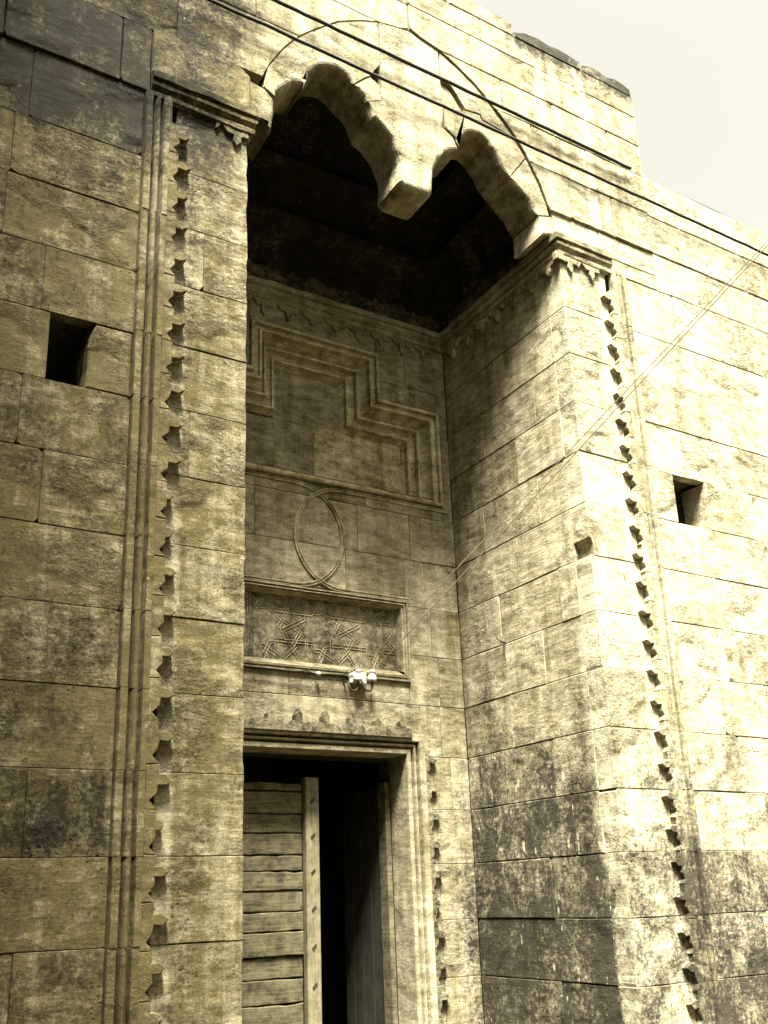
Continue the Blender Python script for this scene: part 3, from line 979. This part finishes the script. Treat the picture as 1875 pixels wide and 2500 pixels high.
def round_slab(poly, nin, w, depth, M):
    n = len(poly)
    big = inset(poly, 0.045)
    small = inset(poly, 0.005)
    ins = [big[i] if nin[0] < i < nin[1] else small[i] for i in range(n)]
    lerp = lambda a, b, t: (a[0] + (b[0] - a[0]) * t, a[1] + (b[1] - a[1]) * t)
    rings = [(poly, -depth), (poly, w - 0.055), ([lerp(poly[i], ins[i], 0.25) for i in range(n)], w - 0.022), ([lerp(poly[i], ins[i], 0.6) for i in range(n)], w - 0.006), (ins, w)]
    V, F = [], []
    for r, ww in rings:
        V += [M(u, v, ww) for u, v in r]
    for k in range(4):
        for i in range(n):
            j = (i + 1) % n
            F.append((k * n + i, k * n + j, (k + 1) * n + j, (k + 1) * n + i))
    F.append(tuple(range(4 * n, 5 * n)))
    F.append(tuple(range(n)))
    return V, F
NIN = [(1, 7), (0, 19), (0, 3), (0, 30), (-1, -1), (-1, -1), (0, 15), (0, 5), (0, 4)]
for (poly, w), nin in zip(HOOD, NIN):
    pts = []
    q = poly
    c = (sum(p[0] for p in q) / len(q), sum(p[1] for p in q) / len(q))
    q = [(x + rnd.gauss(0, 0.005), z + rnd.gauss(0, 0.005)) if nin[0] < i < nin[1] else (x, z) for i, (x, z) in enumerate(q)]
    V, F = round_slab(inset(q, 0.002), nin, w, 0.40, front)
    part('voussoir', V, F, M_UPPER, portal)

# upper wall outside the arch, standing a little proud of it
def upper(u0, u1, v0, v1, mat=M_UPPER):
    mirrored = u1 <= 0.001
    def clip(u0, u1):
        """right half block with the arch cut out of it"""
        pts = []
        n = 8
        if v0 >= 9.62 or u0 > arc_x(v0) + 0.01:
            return rpoly(u0, u1, v0, v1, gap=0.003, jit=0.006, chip=0.6)
        vs = [v0 + 0.003 + (v1 - v0 - 0.006) * i / n for i in range(n + 1)]
        vs = [v for v in vs if arc_x(v) + 0.012 < u1 - 0.02]
        if len(vs) < 2:
            return None
        left = [(max(u0 + 0.003, arc_x(v) + (0.001 if mirrored else 0.008)), v) for v in vs]
        if vs[0] > v0 + 0.01:
            return [(u1 - 0.003, vs[0]), (u1 - 0.003, v1 - 0.003)] + left[::-1]
        return [(u1 - 0.003, v0 + 0.003), (u1 - 0.003, v1 - 0.003)] + left[::-1]
    if u1 <= 0.001:
        p = clip(-u1, -u0)
        p = None if p is None else mir(p)
    else:
        p = clip(u0, u1)
    if p is None:
        return
    flush = u0 > 0 and v1 < 8.2
    V, F = slab(p, (0.0 if flush else 0.022 if u0 >= 0 or u1 < -2.3 else 0.004) + proud(), 0.10, 0.006, front)
    part('stone', V, F, mat, portal)

ucuts_r = {0: [1.62, 2.263, RIGHT_END], 1: [1.3, 2.0, RIGHT_END], 2: [0.35, 1.571, 2.55, RIGHT_END], 3: [0.0, 0.75, 1.56, 2.20, RIGHT_END], 4: [0.0, 0.9, 1.77, 2.30, RIGHT_END]}
ucuts_l = {0: [-4.7, -3.6, -2.745, -1.98, -1.45], 1: [-4.7, -3.3, -2.3, -1.2], 2: [-4.7, -3.8, -2.6, -1.6, -0.35], 3: [-4.7, -3.4, -2.2, -1.1, 0.0], 4: [-4.7, -3.7, -2.9, -1.8, -0.9, 0.0]}
upr = [7.86, 8.14, 8.64, 9.13, 9.545, 9.945, 10.24]
ucuts_r = [[1.62, 2.263, RIGHT_END], [1.10, 1.9, 2.5, RIGHT_END], [0.8, 1.45, 2.2, RIGHT_END], [0.30, 1.10, 1.78, 2.55, RIGHT_END], [0.0, 0.75, 1.565, 2.24, RIGHT_END], [0.0, 0.9, 1.77, 2.30, RIGHT_END]]
for i, cuts in enumerate(ucuts_r):
    for a, b in zip(cuts, cuts[1:]):
        upper(a, b, upr[i], upr[i + 1])
upper(2.365, RIGHT_END, 7.67, 7.855)
upl = [7.67, 8.30, 8.93, 9.545, 9.945, 10.24]
ucl = [[-4.7, -3.6, -2.745, -2.505], [-4.7, -3.3, -2.3, -1.15], [-4.7, -3.8, -2.6, -1.6, -0.3], [-4.7, -3.4, -2.2, -1.1, 0.0], [-4.7, -3.7, -2.9, -1.8, -0.9, 0.0]]
for i, cuts in enumerate(ucl):
    for a, b in zip(cuts, cuts[1:]):
        upper(a, b, upl[i], upl[i + 1])
# springer course on the left, between the cornice and the open joint
for poly in ([(-2.502, 7.856), (-1.672, 7.856), (-1.672, 8.20), (-1.76, 8.262), (-1.98, 8.325), (-2.502, 8.29)],):
    V, F = slab(poly, 0.05, 0.14, 0.012, front)
    part('stone', V, F, M_UPPER, portal)
# ragged top course
for a, b in zip([-4.7, -3.5, -2.4, -1.5, -0.4, 0.5, 1.35, 2.30], [-3.5, -2.4, -1.5, -0.4, 0.5, 1.35, 2.30, RIGHT_END]):
    n = 6
    hgt = 10.43 + rnd.uniform(-0.03, 0.03)
    p = [(a + 0.006, 10.243), (b - 0.004, 10.243), (b - 0.004 - rnd.uniform(0, 0.02), 10.34)]
    for i in range(n + 1):
        t = 1 - i / n
        dip = rnd.uniform(0.03, 0.09) if i in (0, n) else abs(rnd.gauss(0, 0.014))
        p.append((a + 0.008 + (b - a - 0.014) * t, hgt - dip))
    V, F = slab(p, 0.02 + proud(), 0.8, 0.016, front)
    part('coping_stone', V, F, M_UPPER, portal)
# end face of the higher block
for i in range(5):
    V, F = slab(rpoly(0.0, 0.8, upr[i + 1], upr[i + 2], jit=0.006), 0.0, 0.1, 0.01, lambda u, v, w: (RIGHT_END + w, u, v))
    if upr[i + 1] > 9.1:
        part('stone', V, F, M_UPPER, portal)
# lower wall running on to the right
low = [7.67, 8.15, 8.64, 9.17]
for i in range(3):
    cuts = [RIGHT_END, RIGHT_END + (0.63, 0.9, 0.5)[i], 4.6, 5.3, 6.1]
    for a, b in zip(cuts, cuts[1:]):
        block('stone', a, b, low[i], low[i + 1], front, M_UPPER, portal, jit=0.008, chip=0.4, ch=0.01)

# vault of the hood: tiers of small niches stepping inwards
def tier(z0, z1, in0, in1, count_side, count_back):
    runs = []
    def pt(s, t, i):
        # s in 0..1 along left side, back, right side at inset i
        if s[0] == 'l':
            return Vector((-1.66 + i, 0.45 + (DEEP - 0.01 - i - 0.45) * s[1]))
        if s[0] == 'r':
            return Vector((1.66 - i, 0.45 + (DEEP - 0.01 - i - 0.45) * s[1]))
        return Vector((-1.66 + i + (3.32 - 2 * i) * s[1], DEEP - 0.01 - i))
    nrm = {'l': Vector((-1, 0)), 'r': Vector((1, 0)), 'b': Vector((0, 1))}
    for side, cnt in (('l', count_side), ('b', count_back), ('r', count_side)):
        for k in range(cnt):
            V, F = [], []
            na, nb = 6, 5
            for bi in range(nb + 1):
                b = bi / nb
                ins = in0 + (in1 - in0) * (1 - math.sqrt(max(0, 1 - b * b)))
                for ai in range(na + 1):
                    a = ai / na
                    p = pt((side, (k + a) / cnt), 0, ins)
                    dent = 0.12 * math.sin(math.pi * a) * math.cos(b * math.pi / 2)
                    p = p + nrm[side] * min(dent, in0 + 0.0 + 0.10)
                    V.append((p.x, p.y, z0 + (z1 - z0) * b))
            for bi in range(nb):
                for ai in range(na):
                    q = bi * (na + 1) + ai
                    F.append((q, q + 1, q + na + 2, q + na + 1))
            part('muqarnas_niche', V, F, M_HOOD_SHADE, portal, smooth=True)
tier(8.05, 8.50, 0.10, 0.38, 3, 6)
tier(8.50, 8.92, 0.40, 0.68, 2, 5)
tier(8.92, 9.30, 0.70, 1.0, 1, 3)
box('vault_crown', -1.0, 1.0, 0.42, 1.4, 9.30, 9.36, M_HOOD_SHADE, portal)

# iron hook in the reveal
hk = [(W2 + 0.05, 1.30, 3.965), (W2 - 0.03, 1.30, 3.965), (W2 - 0.055, 1.31, 3.98), (W2 - 0.06, 1.355, 4.02), (W2 - 0.05, 1.37, 4.035)]
V, F = tube(hk, 0.009, 6)
part('iron_hook', V, F, M_IRON, portal, label='small bent iron hook driven into a joint of the right reveal')
V, F = tube([(W2 - 0.025, 1.30, 3.96), (W2 - 0.022, 1.302, 3.88), (W2 - 0.012, 1.30, 3.78)], [0.010, 0.007, 0.004], 6)
part('iron_hook', V, F, M_IRON, portal)

# ------------------------------------------------------------------ cables along the front
def cable(name, label, cat, pts, r, mat, group=None):
    V, F = tube(pts, r, 8)
    o = part(name, V, F, mat, None, smooth=True)
    o['label'] = label
    o['category'] = cat
    if group:
        o['group'] = group
    return o
def sag(a, b, d, n=24, wob=0.0):
    a, b = Vector(a), Vector(b)
    out = []
    for i in range(n + 1):
        t = i / n
        p = a.lerp(b, t)
        p.z -= d * 4 * t * (1 - t)
        p += Vector((0, rnd.gauss(0, wob), rnd.gauss(0, wob)))
        out.append(p)
    return out
cable('iron_rod', 'lower dark rod crossing the facade above the hood and on to the right wall', 'rod', sag((-4.0, -0.085, 8.80), (5.2, -0.085, 8.74), 0.0, 60, 0.0015), 0.015, M_CABLE, 'dark rods across the facade')
cable('iron_rod', 'upper dark rod across the facade, ending at the corner of the tall wall', 'rod', sag((-4.0, -0.085, 9.13), (2.80, -0.085, 9.09), 0.0, 60, 0.0015), 0.017, M_CABLE, 'dark rods across the facade')

# ------------------------------------------------------------------ insulators and wires over the door
def insulator(label, x, z):
    t = thing('insulator', label, 'insulator', (x, 1.93, z), 'porcelain insulators over the door')
    prof = [(0.014, -0.045), (0.043, -0.047), (0.047, -0.030), (0.042, 0.0), (0.034, 0.014), (0.024, 0.022), (0.022, 0.034), (0.030, 0.042), (0.029, 0.058), (0.016, 0.066), (0.003, 0.068)]
    V, F = lathe(prof, (x, 1.93, z), (0.05, -0.1, 1), 20)
    part('bell', V, F, M_CHINA, t, smooth=True)
    hook = [(x, 1.93, z - 0.02), (x, 1.932, z - 0.085)]
    for i in range(9):
        a = math.pi * i / 8
        hook.append((x - 0.045 + 0.045 * math.cos(a), 1.935 + 0.012 * i / 8, z - 0.10 - 0.045 * math.sin(a)))
    hook += [(x - 0.092, 1.96, z - 0.06), (x - 0.095, 2.0, z - 0.045), (x - 0.095, 2.08, z - 0.04)]
    V, F = tube(hook, 0.010, 8)
    part('hook', V, F, M_IRON, t, smooth=True)
    return t
insulator('white porcelain bell insulator on an iron hook, right one of the pair over the door', 0.495, 3.655)
insulator('white porcelain bell insulator on an iron hook, left one of the pair over the door', 0.335, 3.645)
t = thing('bracket_board', 'small white painted board behind the insulators over the door', 'board', (0.41, 2.0, 3.64))
V, F = box_vf(0.27, 0.46, 1.975, 2.005, 3.585, 3.70, 0.006)
part('board', V, F, M_CHINA, t)
V, F = box_vf(0.30, 0.45, 2.005, 2.045, 3.60, 3.635, 0.004)
part('batten', V, F, M_STILE, t)
A1 = Vector((0.505, 1.915, 3.715))
B1 = A1 + (Vector((2.19952746, -2.0, 6.72975)) - Vector((0.523, 1.95, 3.69))) * 2.72
cable('wire', 'thin slack wire rising from the right insulator out across the porch', 'wire', sag(A1, B1, 0.05, 60, 0.0015), 0.0045, M_WIRE, 'wires from the insulators')
A2 = Vector((0.345, 1.915, 3.705))
cable('wire', 'thin wire rising from the left insulator beside the other wire', 'wire', sag(A2, B1 + Vector((0.0, 0.02, -0.05)), 0.10, 60, 0.0015), 0.004, M_WIRE, 'wires from the insulators')
cable('feed_cable', 'dark cable drooping along the foot of the carved panel to the insulators', 'cable', [(-1.1, 1.995, 3.655), (-0.6, 1.985, 3.652), (-0.32, 1.98, 3.645), (-0.20, 1.97, 3.66), (-0.10, 1.97, 3.635), (0.06, 1.975, 3.65), (0.2, 1.965, 3.652), (0.30, 1.95, 3.70), (0.335, 1.92, 3.715)], 0.007, M_CABLE)
V, F = lathe([(0.006, 0.0), (0.022, 0.004), (0.024, 0.016), (0.016, 0.024), (0.022, 0.034), (0.018, 0.042), (0.004, 0.044)], (-0.07, 2.0, 3.645), (0, -1, 0), 14)
o = part('knob_insulator', V, F, M_CHINA, None, smooth=True)
o['label'] = 'tiny white porcelain knob holding the feed cable under the carved panel'
o['category'] = 'insulator'
